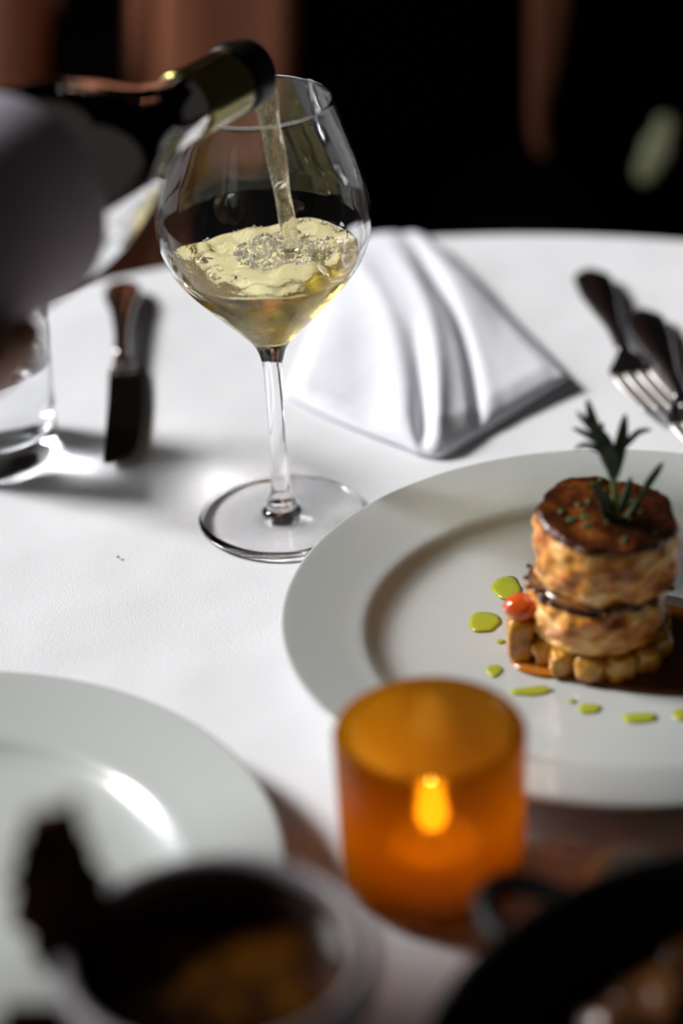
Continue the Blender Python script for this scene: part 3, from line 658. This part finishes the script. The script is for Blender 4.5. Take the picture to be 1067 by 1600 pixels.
def skin_body():
    z0 = FLOOR
    J = {'pelvis': (0, .02, z0 + .54, .105), 'waist': (0, .02, z0 + .70, .105), 'chest': (0, .03, z0 + .90, .125), 'upper': (0, .03, z0 + 1.02, .11), 'neck': (0, .02, z0 + 1.10, .052), 'neck2': (0, .005, z0 + 1.15, .05), 'head': (0, -.005, z0 + 1.23, .078), 'crown': (0, .005, z0 + 1.31, .07)}
    E_ = [('pelvis', 'waist'), ('waist', 'chest'), ('chest', 'upper'), ('upper', 'neck'), ('neck', 'neck2'), ('neck2', 'head'), ('head', 'crown')]
    for s, t in ((-1, 'l'), (1, 'r')):
        J['sh' + t] = (s * .17, .03, z0 + 1.02, .052); J['el' + t] = (s * .24, .03, z0 + .74, .040); J['el' + t] = (s * .32, .01, z0 + .72, .038); J['wr' + t] = (s * .31, -.02, z0 + .50, .028); J['ha' + t] = (s * .31, -.03, z0 + .43, .024)
        J['hip' + t] = (s * .09, -.02, z0 + .53, .085); J['kn' + t] = (s * .11, -.40, z0 + .52, .058); J['an' + t] = (s * .11, -.40, z0 + .10, .040); J['to' + t] = (s * .12, -.53, z0 + .035, .028)
        E_ += [('upper', 'sh' + t), ('sh' + t, 'el' + t), ('el' + t, 'wr' + t), ('wr' + t, 'ha' + t), ('pelvis', 'hip' + t), ('hip' + t, 'kn' + t), ('kn' + t, 'an' + t), ('an' + t, 'to' + t)]
        for f, dx in enumerate((-.022, -.008, .006, .019)):
            J[f'f{f}{t}'] = (s * .31, -.03 + dx, z0 + .375, .010); J[f'g{f}{t}'] = (s * .305, -.03 + dx, z0 + .34 + abs(dx) * .4, .008); E_ += [('ha' + t, f'f{f}{t}'), (f'f{f}{t}', f'g{f}{t}')]
        J['t1' + t] = (s * .295, -.065, z0 + .42, .011); J['t2' + t] = (s * .285, -.085, z0 + .385, .009); E_ += [('ha' + t, 't1' + t), ('t1' + t, 't2' + t)]
    names = list(J); me = bpy.data.meshes.new('body')
    me.from_pydata([J[n][:3] for n in names], [(names.index(a), names.index(b)) for a, b in E_], [])
    o = bpy.data.objects.new('body', me); COL.objects.link(o); o.parent = pr
    o.location = (0, 0, -(FLOOR + .45))
    md = o.modifiers.new('skin', 'SKIN'); md.use_smooth_shade = True
    for v, n in zip(me.skin_vertices[0].data, names): v.radius = (J[n][3], J[n][3]); v.use_root = (n == 'pelvis')
    s = o.modifiers.new('sub', 'SUBSURF'); s.levels = s.render_levels = 2
    me.materials.append(M['black_skin'] if 'black_skin' in M else M['skin'])
    return o
skin_body()
# face and hair (outside the picture, above its top edge)
hz = FLOOR + 1.24
build('hair', lathe(smooth_prof([(.086, .035), (.093, .055), (.088, .085), (.055, .115), (0, .125)], 4), (QX, QY + .022, hz), 40), 'hair', pr)
for s in (-1, 1):
    build('eye', blob((QX + s * .030, QY - .076, hz + .005), (.012, .008, .008), 12, 8, 0), 'eye_white', pr)
    build('ear', blob((QX + s * .082, QY, hz), (.008, .018, .028), 12, 8, 0), 'skin', pr)
build('nose', blob((QX, QY - .086, hz - .022), (.013, .016, .022), 12, 8, 0), 'skin', pr)
build('mouth', blob((QX, QY - .074, hz - .058), (.024, .008, .007), 12, 8, 0), 'lips', pr)
# black dress: torso and lap
def dress():
    P = spl([(0, QX, QY + .03, FLOOR + .47, .205, .17), (.2, QX, QY + .03, FLOOR + .60, .20, .165), (.5, QX, QY + .03, FLOOR + .78, .185, .150), (.8, QX, QY + .035, FLOOR + .98, .205, .150), (1, QX, QY + .03, FLOOR + 1.09, .09, .08)], 30)
    return sweep(P[:, :3], P[:, 3], P[:, 4], 40, up=(0, -1, 0))
build('dress', dress(), 'black', pr)
for s in (-1, 1):
    K = spl([(0, QX + s * .09, QY - .02, FLOOR + .56, .105, .095), (.5, QX + s * .10, QY - .2, FLOOR + .555, .095, .088), (1, QX + s * .115, QY - .42, FLOOR + .53, .078, .075)], 14)
    build('trouser_leg', join(sweep(K[:, :3], K[:, 3], K[:, 4], 24, up=(0, 0, 1)), sweep([(QX + s * .11, QY - .40, FLOOR + .58), (QX + s * .11, QY - .40, FLOOR + .3), (QX + s * .11, QY - .40, FLOOR + .12)], [.075, .062, .052], [.075, .062, .052], 20)), 'black', pr)
# coat: folded front panels and sleeves
def coat_panel(rows, th=.006):
    """rows of (x,y,z) world points from top to bottom; each row the same count"""
    R = np.array(rows, float); nr, nc = R.shape[:2]
    n2, m2 = nc * 6, nr * 6
    A = np.stack([spl(np.column_stack([np.arange(nc), r]), n2) for r in R]); B = np.stack([spl(np.column_stack([np.arange(nr), A[:, k]]), m2) for k in range(n2)], 1)
    V = B.reshape(-1, 3).tolist(); F = [[j * n2 + i, j * n2 + i + 1, (j + 1) * n2 + i + 1, (j + 1) * n2 + i] for j in range(m2 - 1) for i in range(n2 - 1)]
    return V, F
def panel(name, rows, m):
    o = build(name, coat_panel(rows), m, pr); s = o.modifiers.new('thick', 'SOLIDIFY'); s.thickness = .005; s.offset = 0
    return o
def row(y, pts, Y): return [aty(px, y, Y + dy) for px, dy in pts]
Y1 = 1.76
def front_row(y, sh, sc=1.0, back=0): return row(y, [(px * sc + sh, dy) for px, dy in [(206, .16), (222, .115), (238, .130), (258, .100), (300, .080), (340, .055), (395, .022), (432, .0), (449, .006), (458, .06)]], Y1 + back)
panel('coat_front', [front_row(-700, -10, 1.0, .13), front_row(-560, -4, 1.0, .04), front_row(-250, 0), front_row(0, 0), front_row(110, -2), front_row(200, -14), front_row(300, -48), front_row(380, -90), front_row(480, -130)], 'coat')
RR = [(-560, 842, 950), (-330, 842, 925), (-60, 836, 895), (100, 834, 868), (160, 834, 852), (220, 838, 851), (300, 858, 866), (340, 846, 853), (480, 830, 836)]
panel('coat_lit_edge', [row(y, [(a - 6, .05), (a, .004), ((a + b) / 2, .0), (b, .004), (b + 8, .03)], Y1) for y, a, b in RR], 'coat')  # lit edge of the right panel, a terracotta strip beside the black
cf = panel('coat_front', [row(y, [(b - 2, .035), (b + 3, .006), (b + 30, .0), (b + 90, .03), (1090, .11)], Y1) for y, a, b in RR], 'black')  # shade on the right panel put into the colour: black instead of terracotta
panel('coat_front', [row(y, [(-160 + k, .10), (-120 + k, .06), (-60 + k, .045), (10 + k, .03), (40 + k, .035), (58 + k, .06), (70 + k, .12)], Y1) for y, k in ((-420, 0), (-250, 0), (0, 0), (150, -4), (300, -8), (480, -14))], 'coat')
for s, lab in ((-1, 'l'), (1, 'r')):
    K = spl([(0, QX + s * .17, QY + .03, FLOOR + 1.03, .075, .075), (.5, QX + s * .335, QY + .03, FLOOR + .76, .055, .068), (.65, QX + s * .335, QY - .02, FLOOR + .70, .052, .062), (1, QX + s * .31, QY - .02, FLOOR + .51, .042, .042)], 24)
    build('coat_sleeve', sweep(K[:, :3], K[:, 3], K[:, 4], 24, up=(.3 * s, -1, 0)), 'black', pr)
bt = aty(880, 265, Y1 - .002)
M['button'] = mat('brown_horn_button', (.16, .08, .06), .4)
build('button', blob(bt, (.009, .004, .009), 16, 10, 0), 'button', cf)
M['brooch'] = mat('pale_green_enamel', (.86, .86, .50), .7)
P = np.array([aty(x, y, Y1 - .012) for x, y in [(1043, 182), (1036, 205), (1026, 230), (1014, 255), (1003, 282)]])
bro = build('brooch', sweep(spl(np.column_stack([np.arange(5), P]), 16),   .0088 * np.array([.5, .85, 1, .9, .85, .95, 1.15, 1.35, 1.4, 1.3, 1.1, 1.05, 1.1, 1.05, .9, .5]), np.full(16, .004), 14, up=(-.62, -.78, 0)), 'brooch', cf); bro['label'] = 'pale green leaf shaped brooch'

# ------------------------------------------------------------------ the server who pours (unseen at left; added for the shade of the arm)
SX, SY = -.74, .46
sv = thing('person', 'unseen standing server in black at the left reaching over the table with the wine bottle', 'person', (SX, SY, FLOOR))
M['uniform'] = mat('black_uniform', (.01, .01, .011), .9, spec=.1)
HB = MOUTH + AX * .268
na = np.array([-.75, -.35, -.2]); na -= AX * (na @ AX); na /= np.linalg.norm(na); nb_ = np.cross(AX, na)
def around(d, ang, r): return MOUTH + AX * d + (na * math.cos(ang) + nb_ * math.sin(ang)) * r
def server_body():
    z0 = FLOOR; J = {}; E_ = []
    def jt(n, p, r, par=None):
        J[n] = (*p, r)
        if par: E_.append((par, n))
    jt('pelvis', (SX, SY, z0 + .95), .11); jt('waist', (SX, SY, z0 + 1.10), .10, 'pelvis'); jt('chest', (SX, SY, z0 + 1.30), .12, 'waist'); jt('upper', (SX + .01, SY, z0 + 1.43), .10, 'chest')
    jt('neck', (SX + .02, SY, z0 + 1.51), .055, 'upper'); jt('neckb', (SX + .03, SY, z0 + 1.56), .052, 'neck'); jt('head', (SX + .045, SY, z0 + 1.64), .078, 'neckb'); jt('crown', (SX + .035, SY, z0 + 1.72), .07, 'head')
    for s in (-1, 1):
        jt(f'hip{s}', (SX, SY + s * .09, z0 + .92), .085, 'pelvis'); jt(f'knee{s}', (SX + .01, SY + s * .10, z0 + .50), .058, f'hip{s}'); jt(f'ankle{s}', (SX - .01, SY + s * .10, z0 + .09), .038, f'knee{s}'); jt(f'toe{s}', (SX + .14, SY + s * .11, z0 + .035), .032, f'ankle{s}')
    wr = around(.275, 0, .098) + np.array([-.03, -.01, .02]); el = np.array([SX + .17, SY + .07, z0 + 1.02])
    jt('shr', (SX + .02, SY + .17, z0 + 1.42), .055, 'upper'); jt('elr', el, .043, 'shr'); jt('wrr', wr, .029, 'elr'); jt('palm', around(.268, .1, .064), .026, 'wrr')
    for f, d in enumerate((.243, .259, .275, .290)):
        jt(f'k{f}', around(d, .55, .056), .011, 'palm'); p = f'k{f}'
        for q, a in enumerate((1.15, 1.75, 2.35 if f < 3 else 2.1)): jt(f'f{f}{q}', around(d, a, .052), .0095 - .001 * q, p); p = f'f{f}{q}'
    jt('th0', around(.250, -.55, .058), .013, 'palm'); jt('th1', around(.240, -1.1, .053), .011, 'th0'); jt('th2', around(.234, -1.65, .052), .009, 'th1')
    jt('shl', (SX + .02, SY - .17, z0 + 1.42), .055, 'upper'); jt('ell', (SX + .0, SY - .22, z0 + 1.14), .043, 'shl'); jt('wrl', (SX + .14, SY - .16, z0 + .98), .029, 'ell'); jt('hal', (SX + .20, SY - .13, z0 + .95), .024, 'wrl')
    for f, dy in enumerate((-.03, -.01, .01, .028)): jt(f'a{f}', (SX + .245, SY - .13 + dy, z0 + .925), .010, 'hal'); jt(f'b{f}', (SX + .275, SY - .13 + dy, z0 + .895), .008, f'a{f}')
    jt('tl', (SX + .215, SY - .085, z0 + .94), .011, 'hal'); jt('tm', (SX + .24, SY - .07, z0 + .92), .009, 'tl')
    names = list(J); me = bpy.data.meshes.new('body')
    me.from_pydata([(J[n][0] - SX, J[n][1] - SY, J[n][2] - FLOOR) for n in names], [(names.index(a), names.index(b)) for a, b in E_], [])
    o = bpy.data.objects.new('body', me); COL.objects.link(o); o.parent = sv
    md = o.modifiers.new('skin', 'SKIN'); md.use_smooth_shade = True
    for v, n in zip(me.skin_vertices[0].data, names): v.radius = (J[n][3], J[n][3]); v.use_root = (n == 'pelvis')
    q = o.modifiers.new('sub', 'SUBSURF'); q.levels = q.render_levels = 2
    me.materials.append(M['skin']); return J
SJ = server_body(); P3 = lambda n: np.array(SJ[n][:3])
K = spl([(0, SX, SY, FLOOR + .86, .165, .12), (.3, SX, SY, FLOOR + 1.05, .155, .115), (.75, SX, SY, FLOOR + 1.33, .20, .135), (.93, SX + .01, SY, FLOOR + 1.46, .17, .10), (1, SX + .02, SY, FLOOR + 1.51, .07, .065)], 24)
build('shirt', sweep(K[:, :3], K[:, 3], K[:, 4], 36, up=(1, 0, 0)), 'uniform', sv)
def limb(name, names, rad):
    P = spl(np.column_stack([np.arange(len(names)), [P3(n) for n in names], rad]), 22); build(name, sweep(P[:, :3], P[:, 3], P[:, 3], 22), 'uniform', sv)
limb('sleeve', ['shr', 'elr', 'wrr'], [.088, .076, .050]); limb('sleeve', ['shl', 'ell', 'wrl'], [.088, .076, .050])
for q in (-1, 1):
    limb('trouser_leg', [f'hip{q}', f'knee{q}', f'ankle{q}'], [.118, .085, .065])
    build('shoe', blob((SX + .05, SY + q * .105, FLOOR + .042), (.135, .048, .042), 20, 12, .05), 'uniform', sv)
hc = np.array([SX + .045, SY, FLOOR + 1.66])
build('hair', lathe(smooth_prof([(.086, .025), (.093, .045), (.088, .075), (.055, .105), (0, .115)], 4), hc + np.array([-.022, 0, 0]), 40), 'hair', sv)
for q in (-1, 1):
    build('eye', blob(hc + np.array([.078, q * .030, -.005]), (.008, .012, .008), 12, 8, 0), 'eye_white', sv); build('ear', blob(hc + np.array([0, q * .082, -.01]), (.018, .008, .028), 12, 8, 0), 'skin', sv)
build('nose', blob(hc + np.array([.088, 0, -.032]), (.016, .013, .022), 12, 8, 0), 'skin', sv); build('mouth', blob(hc + np.array([.075, 0, -.066]), (.008, .024, .007), 12, 8, 0), 'lips', sv)

# crumb
c = at(185, 872); tag(build('crumb', blob((c[0], c[1], .0007), (.0007, .0006, .0007), 10, 8, .3), mat('orange_crumb', (.5, .15, .02), .6), loc=c), 'tiny orange crumb on the cloth left of the wine glass foot', 'crumb')
